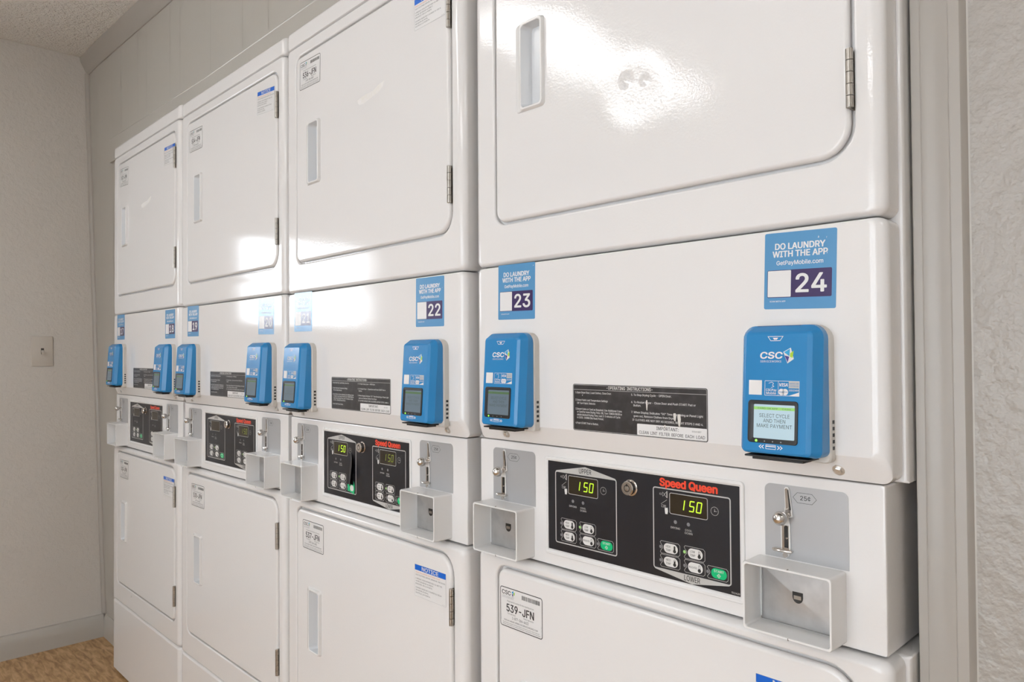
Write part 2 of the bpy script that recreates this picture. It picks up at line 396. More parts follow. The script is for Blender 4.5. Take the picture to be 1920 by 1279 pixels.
def id_sticker(num, x, z, rot, parent):
    s = Sheet(x, z, YF-.0018-.0003, rot); s.slab(99, 66, 'paper', 4.5); s.ring(0, -66, 99, 0, 1.3, 'ink', 1, 4.5)
    s.text('CSC', 4.5, -12, 21, 6.6, 'ink', 1, .035); logo(s, 27.5, -8.5, 10, False)
    s.rect(5, -14.4, 34, -14.0, 'grey'); s.text('SERVICEWORKS', 5, -18, 27, 2.6, 'grey')
    u = 52.0; rnd = random.Random(num)
    while u < 93: w = rnd.choice((.45, .8, 1.2)); s.rect(u, -13.0, u+w, -6.0, 'ink'); u += w+rnd.choice((.4, .6, .9))
    s.text('Please use this machine ID when reporting service', 17, -23.5, 62, 2.3, 'ink')
    s.text('%d-JFN' % num, 15.5, -39.6, 64, 12.4, 'ink', 1, .034)
    s.text('For Service:', 18, -44.2, 19, 2.6, 'ink'); s.text('Para Servicio:', 56, -44.2, 23, 2.6, 'ink')
    s.text('1-877-264-6622', 29, -50.5, 38, 4.2, 'ink', 1, .01)
    s.text('Visit our website: WWW.CSCSERVICEWORKS.COM', 9, -56, 79, 2.6, 'ink', 1, .01)
    s.text('This machine is leased to CSC ServiceWorks. All machines under contract. Removal', 6, -59.7, 86, 1.7, 'ink')
    s.text('without authorization is a violation of the terms of agreement of these premises.', 6, -62.6, 88, 1.7, 'ink')
    s.text('5957-LT', 3.2, -56, 9, 1.5, 'grey', rot=PI/2); s.text('CSC-100-MIT', 96.8, -62, 17, 1.2, 'grey', rot=PI/2)
    return s.build('machine_id_sticker', parent, recalc=False, label='white rectangular sticker printed %d-JFN' % num)
def notice_sticker(x, z, rot, parent):
    s = Sheet(x, z, YF-.0018-.0003, rot); s.slab(96, 60, 'paper', .6); s.ring(0, -60, 96, 0, .35, 'grey', 1, .6)
    s.rect(.3, -.3, 95.7, -10.6, 'notice', 1); s.text('NOTICE', 48, -8.9, 51, 7.0, 'white', 2, .035, 'c')
    y = -15.6
    for t, w, k in (('WHEN DISCARDING OR STORING YOUR', 75, 'orange'), ('OLD CLOTHES DRYER, REMOVE THE DOOR.', 92, 'ink'), None or ('', 0, ''), ("LORSQUE VOUS ENTREPOSEZ OU METTEZ", 82, 'ink'), ('VOTRE SECHEUSE AU REBUT,', 56, 'ink'), ('ENLEVEZ-EN LA PORTE.', 53, 'ink'), ('', 0, ''), ('CUANDO DESECHE O GUARDE SU VIEJA', 80, 'ink'), ('SECADOR DE ROPA,', 40, 'ink'), ('QUITELE LA PUERTA.', 46, 'ink')):
        if t: s.text(t, 2.5, y, w, 2.5, k)
        y -= 4.9 if t else 2.2
    s.text('510499', 84, -58.6, 9, 1.4, 'grey')
    return s.build('notice_sticker', parent, recalc=False, label='white safety sticker with a blue NOTICE band')
def app_sticker(num, x, z, rot, parent):
    s = Sheet(x, z, YF-.0003, rot); s.slab(88, 93, 'sblue', 2.2)
    s.text('DO LAUNDRY', 44, -20.5, 61, 7.2, 'paper', 1, .045, 'c'); s.text('WITH THE APP', 44, -29.8, 67, 7.2, 'paper', 1, .045, 'c')
    s.text('GetPayMobile.com', 44, -39.5, 57, 5.0, 'paper', 1, .02, 'c')
    s.rect(4, -79, 83, -45.5, 'purple', 1, 1.6); s.rect(4.6, -78.2, 34, -46.2, 'paper', 2, 1.0)
    s.text(str(num), 58.5, -72.8, 36 if num != 17 and num != 19 else 33, 21.5, 'paper', 2, .035, 'c')
    s.text('SCAN WITH APP', 7.5, -84.6, 20, 1.9, 'paper', 1, .02)
    rnd = random.Random(num)
    for i in range(4 if num in (22, 24, 20) else 1):            # small worn flakes
        u, v = rnd.uniform(50, 86), rnd.uniform(-50, -4); s.poly([(u, v), (u+rnd.uniform(.6, 1.6), v+rnd.uniform(.5, 1.5)), (u+rnd.uniform(.3, 1.2), v+rnd.uniform(1.2, 3.0))], 'paper', 2)
    return s.build('app_sticker', parent, recalc=False, label='blue app payment sticker with the number %d' % num)
OPS = [(5, -14.2, 70, '1.Open Dryer Door, Load Clothes, Close Door.'), (5, -25.6, 63, '2.Select Fabric and Temperature Settings'), (8, -30.4, 37, 'OR Turn Fabric Selector.'),
       (5, -39.3, 89, '3.Insert Coins or Card as Required. Use Additional Coins'), (8, -43.7, 86, 'or Card for more Drying Time. OR, Turn TIMER KNOB to'), (8, -48.1, 83, 'obtain desired Drying Time. Last 3-5 minutes of Cycle'), (8, -52.5, 52, 'is COOL-DOWN (No Heat) Period.'), (5, -60.8, 45, '4.Push START Pad or Button.'),
       (111, -14.2, 68, '5. To Stop Drying Cycle - OPEN Door.'), (111, -24.6, 106, '6. To Restart Dryer - Close Door and Push START Pad or'), (115, -29.2, 13, 'Button.'),
       (111, -39.0, 117, '7. When Display Indicates "00" Time Remaining or Panel Light'), (115, -44.2, 70, 'goes out, Remove Clothes from Dryer.'), (113, -49.8, 115, 'IF CLOTHES ARE NOT DRY AS DESIRED, REPEAT STEPS 3 AND 4.')]
def op_mesh(wear):
    s = Sheet(0, 0, 0); s.slab(235, 71, 'decal', 3.2); s.ring(0, -71, 235, 0, .7, 'ink', 1, 3.2); s.ring(.9, -70.1, 234.1, -.9, .55, 'silver', 1, 2.6)
    s.rect(1.2, -8.7, 233.8, -8.1, 'silver'); s.text('-OPERATING  INSTRUCTIONS-', 107, -6.7, 82, 4.4, 'white', 1, .02, 'c')
    for u, v, w, t in OPS: s.text(t, u, v, w, 2.9, 'white', 1, .018)
    s.rect(121, -69.4, 233.6, -53.5, 'paper', 1, 1.2); s.text('IMPORTANT:', 172, -60.2, 36, 4.6, 'ink', 2, .012, 'c'); s.text('500498R7', 211, -59.4, 14, 2.0, 'ink', 2)
    s.text('CLEAN  LINT  FILTER  BEFORE  EACH  LOAD', 177.5, -67.4, 106, 4.2, 'ink', 2, .012, 'c')
    if wear:
        for u, v, w, h in ((138, -27, 3, 15), (184, -41, 5, 11), (191, -45, 5.5, 17), (168, -56, 3, 7), (19, -17, 1, 2)):
            s.poly([(u-w/2, v+h*.3), (u-w*.3, v+h/2), (u+w*.35, v+h/2), (u+w/2, v+h*.1), (u+w*.25, v-h/2), (u-w*.2, v-h*.42)], 'worn' if u != 19 else 'paper', 2)
    return s

def buttons(s, u, v, kind):
    """one keypad key: outlined frame with a notch for its indicator, a pill and its printing"""
    st = kind == 'START'
    fw, fh = (31.5, 16.6) if st else (33, 17.2)
    F = [(u+.8, v+fh/2-2), (u+2.4, v+fh/2), (u+fw-2.5, v+fh/2), (u+fw, v+fh/2-2.5), (u+fw, v-fh/2+2.5), (u+fw-2.5, v-fh/2), (u+2.4, v-fh/2), (u+.8, v-fh/2+2)]
    F += [(u+1.4+3.4*math.cos(a), v+3.6*math.sin(a)) for a in [(-1.15+i*2.3/7) for i in range(8)]]
    s.line(F, .55, 'silver', 1, True)
    s.disc(u+1.4, v, 2.3, 'lightgreen' if kind == 'LOW' else 'lens', 1)
    s.rect(u+6.6, v-6.7, u+29.6, v+6.7, 'green' if st else 'white', 1, 6.6, 6)
    if st:
        s.text('START', u+18, v+1.4, 14.5, 3.2, 'white', 2, .02, 'c'); s.line([(u+18, v), (u+20.6, v-2.7), (u+18, v-5.4), (u+15.4, v-2.7)], .5, 'white', 2, True); s.circle(u+18, v-2.7, 1.0, .4, 'white', 2, 10)
        return
    if kind == 'DELICATES': s.text('DELICATES', u+14.2, v-1.2, 13, 2.5, 'ink', 2, .01, 'c'); full = .25
    else:
        s.text(kind, u+14, v+.9, 7.6, 3.1, 'ink', 2, .01, 'c'); s.text('TEMP', u+14, v-4.0, 8.2, 3.1, 'ink', 2, .01, 'c'); full = {'HIGH': 1, 'MED': .65, 'LOW': .4}[kind]
    s.rect(u+23.0, v-2, u+25.8, v+4.6, 'ink', 2, 1.3); s.disc(u+24.4, v-2.8, 2.5, 'ink', 2)
    if full < 1: s.rect(u+23.5, v-2+6.6*full, u+25.3, v+4.1, 'white', 3, .8)
SEG = {'1': [((.35, 0), (.35, 1))], '5': [((0, 1), (1, 1)), ((0, 1), (0, .5)), ((0, .5), (1, .5)), ((1, .5), (1, 0)), ((0, 0), (1, 0))], '0': [((0, 1), (1, 1)), ((1, 1), (1, 0)), ((0, 0), (1, 0)), ((0, 1), (0, 0))]}
def display(s, u, v, lit):
    s.ring(u-.8, v-28.6, u+59.4, v+.8, .9, 'silver', 1, 3); s.rect(u, v-27.8, u+58.6, v, 'window', 1, 2.2)
    if lit:
        for i, ch in enumerate('150'):
            for (a, b), (c, d) in SEG[ch]:
                q = lambda p, t: (u+19.5+i*11.2+p*6.6+t*2.2, v-20.6+t*13.6)
                s.line([q(a, b), q(c, d)], 1.6, lit, 2)
def icons(s, u, v):
    """the small hand, coin and door pictograms left of each display, and the clock right of it"""
    s.line([(u-9, v-4), (u-4, v-4), (u-4, v-2), (u-1, v-5), (u-4, v-8), (u-4, v-6), (u-9, v-6)], .45, 'silver', 1, True)
    s.line([(u+3, v), (u+3, v-9.5)], 1.6, 'silver'); s.line([(u+2, v-1.5), (u-.6, v-4), (u-.6, v-6), (u+2, v-8.5)], .6, 'silver')
    s.line([(u-7, v-19), (u+3, v-12)], .5, 'silver')
    s.line([(u-6, v-20), (u+1, v-20), (u+1, v-23), (u-6, v-23)], .45, 'silver', 1, True); s.rect(u-3, v-22, u, v-21, 'silver')
    s.poly([(u-1, v-24), (u+4, v-23), (u+4.5, v-28), (u+3.5, v-32), (u, v-32), (u-.6, v-28)], 'white', 1)
def clock(s, u, v):
    s.circle(u, v, 5.6, .5, 'silver'); s.line([(u, v+3.2), (u, v), (u+3.6, v)], .5, 'silver'); s.disc(u, v, .8, 'silver')
def panel_mesh(up, lo):
    s = Sheet(.1672, 1.0160, 0); s.slab(340, 142, 'overlay', .6)
    for dx, dy, n, lit in ((0, 0, 0, up), (188.3, -2.2, 1, lo)):
        if n == 0:
            s.ring(15, -129.5, 139, -15.3, 1.7, 'silver', 1, 4); s.poly([(16, -16.4), (138, -16.4), (136, -14.6), (78, -3.4), (18, -14.6)], 'silver', 2); s.text('UPPER', 78, -14.2, 24.5, 7.4, 'ink', 3, .012, 'c')
        else:
            s.ring(203.6, -131.5, 325.5, -16.6, 1.7, 'silver', 1, 4); s.poly([(205, -130.4), (324, -130.4), (322, -132), (266.5, -141.6), (207, -132)], 'silver', 2); s.text('LOWER', 266.5, -138.4, 24.6, 7.2, 'ink', 3, .012, 'c')
        icons(s, 36+dx, -18.6+dy); clock(s, 113.6+dx, -35.4+dy)
        s.disc(52.4+dx, -59.5+dy, 2.6, 'lens'); s.disc(73.2+dx, -59.5+dy, 2.6, 'lens')
        s.text('DRYING', 52.4+dx, -69, 15.5, 2.7, 'silver', 1, .015, 'c') if False else s.text('DRYING', 52.4+dx, -69+dy, 15, 2.7, 'silver', 1, .015, 'c')
        s.text('COOL', 73.4+dx, -69+dy, 11, 2.7, 'silver', 1, .015, 'c'); s.text('DOWN', 73.4+dx, -73+dy, 12, 2.7, 'silver', 1, .015, 'c')
    s.text('Speed Queen', 216, -14.0, 90, 10.4, 'red', 2, .075)
    s.text('511420', 325.5, -140.0, 11.5, 2.3, 'white', 1, .01)
    return s
def key_mesh(kind, idx):
    def f():
        s = Sheet(0, 0, -.0002); buttons(s, 0, 0, kind)
        return s
    return f
def disp_mesh(lit):
    def f():
        s = Sheet(0, 0, -.0003); display(s, 0, 0, lit); return s
    return f
def control_box_mesh():
    mb = MB(); L = [rr(0.010, .680, .8472, 1.0388, .60, .003), rr(0.010, .680, .8472, 1.0388, .13, .003), rr(0.0, .683, .8472, 1.0388, .12, .003), rr(0.0, .683, .8472, 1.0388, .0035, .003), rr(.001, .682, .8482, 1.0378, .001, .003), rr(.0030, .6800, .8502, 1.0358, 0, .003)]
    mb.loft(L, 'enamel', cap0=True, cap1=True); return mb
def frame_mesh():
    mb = MB(); a = (.1600, .5125, .8655, 1.0225)
    def R(e, y): return rr(a[0]+e, a[1]-e, a[2]+e, a[3]-e, y, max(.006-e, .001))
    mb.loft([R(0, .001), R(.0003, -.0016), R(.0012, -.0024), R(.0042, -.0024), R(.0055, -.0012), R(.0068, -.0006)], 'plastic'); return mb
def lock_mesh():
    mb = MB(); c = (.1672+.1654, 0, 1.0160-.0237)
    mb.lathe(c, (0, -1, 0), [(0, .0120), (.0012, .0120), (.0014, .0104), (.0092, .0104), (.0104, .0094), (.0104, .0052), (.0086, .0050), (.0086, .0042), (.0104, .0040), (.0106, .0001)], 'chrome', 32)
    y = -.0105
    mb.box(c[0]-.0007, c[0]+.0007, y-.0003, y+.001, c[2]+.003, c[2]+.0065, 'black')
    n = 24; L = [[(c[0]+r*math.cos(2*PI*i/n), y-.0001, c[2]+r*math.sin(2*PI*i/n)) for i in range(n)] for r in (.0042, .0050)]
    mb.loft(L, 'black')
    mb.box(c[0]+.0098, c[0]+.0106, -.0085, -.003, c[2]-.0007, c[2]+.0007, 'black')
    return mb
def coin_plate_mesh():
    s = Sheet(0, 0, -.0006); s.slab(102.5, 90, 'greyplate', 1); s.v = []; s.f = []; s.mi = []; s.mats = []
    A = [(p[0], p[2]) for p in rr(0, 102.5, -90, 0, 0, (.6, .6, 8, 8), 6)]
    s.loft([[s.P(u, v, -8) for u, v in A], [s.P(u, v, 0) for u, v in A]], 'greyplate', True, True)
    s.line([(36.5, -13.4), (42, -7.4), (60, -7.4), (65.5, -13.4), (60, -19.6), (42, -19.6)], .45, 'ink', 1, True)
    s.text('25\u00a2', 45.6, -16, 12.6, 5.2, 'ink', 1, .015)
    return s
def coin_slide_mesh():
    """chromed coin chute: slanted slot, push ball, straight slot and foot bar; local origin = plate's top left"""
    mb = MB()
    def plate(pts, y0, y1, k):
        n = len(pts); L = [[(u/1000, y1, v/1000) for u, v in pts], [(u/1000, y0, v/1000) for u, v in pts]]; mb.loft(L, k, True, True)
    body = [(26.5, -4), (28, -2.2), (31, -2.2), (32.5, -4), (35.8, -30), (36.6, -37.5), (33.5, -39), (31, -40), (33.0, -48), (33.4, -76), (31.2, -86), (27.6, -89), (23.8, -85), (21.8, -76), (21.4, -48), (22.5, -36), (26.0, -31), (27.2, -26)]
    plate(body, -.0018, -.0004, 'plastic')
    s_ = [(27.6, -5), (28.6, -3.6), (30.4, -3.6), (31.4, -5), (34.6, -30), (35.2, -36.5), (32.6, -37.6), (27.6, -34), (28.4, -27)]
    plate(s_, -.0028, -.0016, 'chrome')
    plate([(30.6, -5.2), (31.9, -5.2), (35.0, -29.5), (33.0, -29.5)], -.00295, -.0027, 'black')
    plate([(23.2, -49), (31.6, -49), (31.8, -78), (23.2, -78)], -.0028, -.0016, 'chrome')
    plate([(26.2, -50.5), (28.6, -48.8), (31.0, -50.5), (31.2, -76), (26.2, -76)], -.00295, -.0027, 'black')
    mb.lathe((.0270, -.0155, -.0385), (0, -1, 0), [(-.0085+.017*i/14, .0085*math.sqrt(max(0, 1-(-1+2*i/14)**2))) for i in range(15)], 'satin', 24)
    mb.cyl((.0270, -.001, -.0385), (0, -1, 0), .0035, .010, 'chrome', 14)
    mb.cyl((.0300, -.002, -.064), (0, -1, 0), .0012, .003, 'chrome', 8)
    bar = [(11.5, -79.5), (14, -77.6), (34, -77.2), (37.5, -79.0), (36.5, -81.2), (33, -82.2), (14, -81.6)]
    plate(bar, -.0060, -.0010, 'chrome'); mb.tube([(.0125, -.0050, -.0795), (.020, -.0075, -.0796), (.030, -.0070, -.0798), (.0362, -.0045, -.0798)], .0016, 'chrome')
    mb.cyl((.0275, -.0015, -.0850), (0, -1, 0), .0030, .0030, 'chrome', 12)
    return mb
def coin_box_mesh():
    """open-fronted coin tray, origin = its outer bottom left at the control box face"""
    mb = MB(); w, h, d = .1085, .0820, .0410
    L = [rr(0, w, 0, h, .0005, .003), rr(0, w, 0, h, -d+.0015, .004), rr(.0006, w-.0006, .0006, h-.0006, -d, .004), rr(.0026, w-.0026, .0026, h-.0026, -d, .0032), rr(.0032, w-.0032, .0032, h-.0032, -d+.001, .003), rr(.0036, w-.0036, .0036, h-.0036, -.0025, .003)]
    mb.loft(L, 'plastic', cap1=True)
    for zz in (0.0, h):                      # drip notch in the middle of the rim
        mb.box(w*.52, w*.52+.0012, -d-.0002, -d+.0028, zz-.0005 if zz else -.0004, zz+.0004 if zz else .0026, 'dark_taupe')
    return mb
def coin_door_mesh():
    mb = MB(); w, h = .1085, .0820
    x0, x1, z0, z1 = .0095, w-.0050, .0095, h-.0095
    mb.loft([rr(x0-.0045, x1+.001, z0-.0055, z1+.002, -.0026, .002), rr(x0, x1, z0-.0028, z1, -.0070, .003), rr(x0+.002, x1-.001, z0+.002, z1-.002, -.0082, .003)], 'galv', cap1=True)
    cx, cz = .054, .0425
    pts = [(cx-.0063, -.00835, cz+.0055), (cx+.0068, -.00835, cz+.0055)]+[(cx+.0003+.0066*math.cos(a), -.00835, cz-.0005-.0075*math.sin(a)) for a in [i*PI/10 for i in range(11)]]
    mb.add(pts, [tuple(range(len(pts)))], 'black')
    mb.box(cx-.0045, cx+.0045, -.0086, -.0083, cz-.0035, cz+.0010, 'hinge')
    mb.box(.0045, w-.0045, -.0029, -.0026, .004, .007, 'dark_taupe')  # darker strip along the tray's lower edge
    return mb

# --- card reader: origin = front face top left corner at the panel plane
def reader_base_mesh():
    mb = MB(); y0 = YF
    L = [rr(-.0105, .0908, -.1505, .0095, y0+.0005, (.006, .006, .018, .018)), rr(-.0105, .0908, -.1505, .0095, y0-.0105, (.006, .006, .018, .018)), rr(-.0095, .0895, -.1495, .0085, y0-.0125, (.006, .006, .017, .017)), rr(-.0085, .0885, -.144, .0075, y0-.0135, (.006, .006, .016, .016))]
    mb.loft(L, 'greybase', cap0=True, cap1=True)
    for i in range(5): mb.box(.0902, .0911, y0-.007, y0-.002, -.105-i*.0075, -.1010-i*.0075, 'black')
    mb.box(-.001, .0775, y0-.040, y0-.012, -.1465, -.1443, 'black', .0006); mb.box(.006, .068, y0-.034, y0-.012, -.1500, -.1465, 'black')
    return mb
def reader_cover_mesh():
    mb = MB(); yb = YF-.0130
    def tilt(L):         # the face leans out towards the bottom
        return [(x, y-(0.0 if y > yb-.001 else .0090*max(0, -z)/.138), z) for x, y, z in L]
    q = [(-.0098, .0898, -.1435, .0096, yb, (.008, .008, .017, .017)), (-.0095, .0893, -.1432, .0092, yb-.0100, (.008, .008, .016, .016)), (-.0075, .0872, -.1428, .0080, yb-.0125, (.008, .008, .015, .015)),
         (-.0032, .0810, -.1412, .0020, yb-.0198, (.006, .006, .006, .006)), (-.0014, .0776, -.1400, .0004, yb-.0212, (.005, .005, .0035, .0035)), (.0006, .0756, -.1385, -.0014, yb-.0220, (.004, .004, .003, .003))]
    mb.loft([tilt(rr(*a)) for a in q], 'blue', cap0=True, cap1=True)
    return mb
YR = YF-.0130-.0220                  # reader face at its top edge
LEAN = .0090/.138
def card_marks(s):
    s.rect(5.5, -72.8, 22, -55.5, 'paper')
    s.ring(25.5, -73.2, 67.5, -55.8, .5, 'paper', 1, .4); s.rect(42, -73.2, 42.4, -55.8, 'paper')
    s.text('CSCPay', 33.7, -68, 13, 2.8, 'paper', 1, .03, 'c'); s.text('Mobile', 33.7, -71.6, 12, 2.8, 'paper', 1, .02, 'c')
    s.line([(30.5, -59), (34, -57.4), (36.5, -59), (35, -61), (37, -62.4), (33.5, -64)], .5, 'paper')
    s.text('VISA', 48.3, -62.2, 10.5, 3.8, 'paper', 1, .05, 'c', shear=.15)
    s.rect(54.8, -64, 67.2, -56.1, 'silver'); s.text('AMERICAN', 61, -59.6, 11, 1.8, 'sblue', 2, .02, 'c'); s.text('EXPRESS', 61, -62.4, 11, 1.8, 'sblue', 2, .02, 'c')
    s.disc(46.2, -68.6, 3.7, 'paper', 1); s.disc(50.6, -68.6, 3.7, 'paper', 1); s.text('MasterCard', 48.4, -69.3, 10.5, 1.7, 'sblue', 2, .02, 'c')
    s.text('DISCOVER', 61, -67.5, 11.4, 2.0, 'paper', 1, .02, 'c'); s.poly([(54.6, -72.9), (67.2, -68.6), (67.2, -72.9)], 'paper')
def card_symbols():
    s = Sheet(0, 0, YR-.0002, 0, LEAN)
    for k in (0, 1): s.line([(22.5+k*3.2, -131.2), (20+k*3.2, -133.2), (22.5+k*3.2, -135.2)], .9, 'paper'); s.line([(42.5+k*3.2, -131.2), (45+k*3.2, -133.2), (42.5+k*3.2, -135.2)], .9, 'paper')
    s.ring(28, -135.6, 40.5, -130.4, .6, 'paper', 1, .5); s.rect(28, -133, 40.5, -131.8, 'paper')
    return s
def slot_symbol():
    s = Sheet(0, 0, YR-.0002, 0, LEAN)
    s.line([(28.5, -4), (47, -4), (43.5, -9), (32, -9)], .7, 'paper', 1, True); s.poly([(34.5, -5.6), (41, -5.6), (39.5, -7.8), (36, -7.8)], 'paper')
    return s
def reader_marks_mesh():
    return marks(0)
def marks(pay):
    s = Sheet(0, 0, YR-.0002, 0, LEAN)
    if pay:
        card_marks(s); return s
    s.text('CSC', 19, -29.8, 27, 7.4, 'paper', 1, .055, shear=.12); s.text('SERVICEWORKS', 19.4, -34.4, 26, 2.3, 'paper')
    logo(s, 48.5, -26.6, 14.5)
    return s
def reader_bezel_mesh():
    mb = MB()
    def R(a, b, c, d, dy, r): return [(x, YR-dy+LEAN*z, z) for x, y, z in rr(a, b, c, d, 0, r)]
    mb.loft([R(.0050, .0665, -.1290, -.0790, .0002, .004), R(.0054, .0661, -.1286, -.0794, .0010, .004), R(.0105, .0630, -.1240, -.0832, .0012, .0015), R(.0125, .0625, -.1235, -.0838, .0004, .0012)], 'black')
    return mb
def reader_screen_mesh(kind):
    def f():
        s = Sheet(0, 0, YR-.0003, 0, LEAN); a, b = ('screen', 'bar') if kind else ('screen_dim', 'bar_dim')
        s.rect(12, -124, 63, -83.4, a, 0); s.rect(12.2, -90, 62.8, -86.6, b, 1)
        s.text('CARD OR APP     CASH', 37.5, -89.3, 40, 1.7, 'sink', 2, 0, 'c')
        for i, t in enumerate(('SELECT CYCLE', 'AND THEN', 'MAKE PAYMENT')): s.text(t, 38, -98.8-i*6.0, (37, 27, 43)[i], 4.3, 'sink', 1, 0, 'c')
        return s
    return f
def reader_slot_mesh():
    mb = MB(); mb.box(.010, .064, YF-.0250, YF-.0225, .0068, .0090, 'slot'); return mb
def reader_led_mesh():
    mb = MB(); z = -.1265; mb.lathe((.0165, YR+LEAN*z-.0005, z), (0, -1, 0), [(0, .0017), (.0008, .0014), (.0011, .0002)], 'led', 12)
    return mb
def led_dots_mesh():
    s = Sheet(0, 0, YR-.0012, 0, LEAN)
    for u in (27, 37, 47): s.disc(u, -126.5, .8, 'grey', 1, 8)
    return s
def bolt_mesh():
    mb = MB(); mb.lathe((0, 0, 0), (0, -1, 0), [(-.0035, .0150), (-.0012, .0120), (-.0004, .0100), (.0000, .0060)], 'enamel', 28)
    mb.lathe((0, 0, 0), (0, -1, 0), [(-.0004, .0072), (.0006, .0070), (.0010, .006)], 'boltsteel', 24)
    mb.lathe((0, 0, 0), (0, -1, 0), [(.0008, .0048), (.0036, .0048), (.0041, .0040)], 'boltsteel', 6)
    return mb

def reader(x, z, lit, parent, label):
    loc = (x, 0, z)
    r = part('rbase', 'card_reader', reader_base_mesh, parent, label, loc)
    part('rcover', 'reader_cover', reader_cover_mesh, r, 'glossy blue plastic cover', sharp=17); part('rmarks', 'company_logo', reader_marks_mesh, r, recalc=False)
    part('rpay', 'payment_logos', lambda: marks(1), r, recalc=False); part('rsym', 'card_symbol', card_symbols, r, recalc=False); part('rsl2', 'slot_symbol', slot_symbol, r, recalc=False)
    part('rbezel', 'screen_bezel', reader_bezel_mesh, r); part('rscr%d' % lit, 'reader_screen', reader_screen_mesh(lit), r, recalc=False)
    part('rslot', 'card_slot', reader_slot_mesh, r); part('rled', 'indicator_light', reader_led_mesh, r, 'small green light'); part('rdots', 'indicator_dots', led_dots_mesh, r, recalc=False)
    return r
def coin_unit(xp, xb, parent, side):
    p = part('cplate', 'coin_plate', coin_plate_mesh, parent, 'grey %s coin plate marked 25 cents' % side, (xp, 0, 1.0255), recalc=False)
    part('cslide', 'coin_slide', coin_slide_mesh, p, 'chrome coin slide with a ball knob', (0, -.0006, 0))
    b = part('cbox', 'coin_box', coin_box_mesh, parent, None, (xb, 0, .8522))
    part('cdoor', 'coin_box_door', coin_door_mesh, b, 'bare metal coin box door')

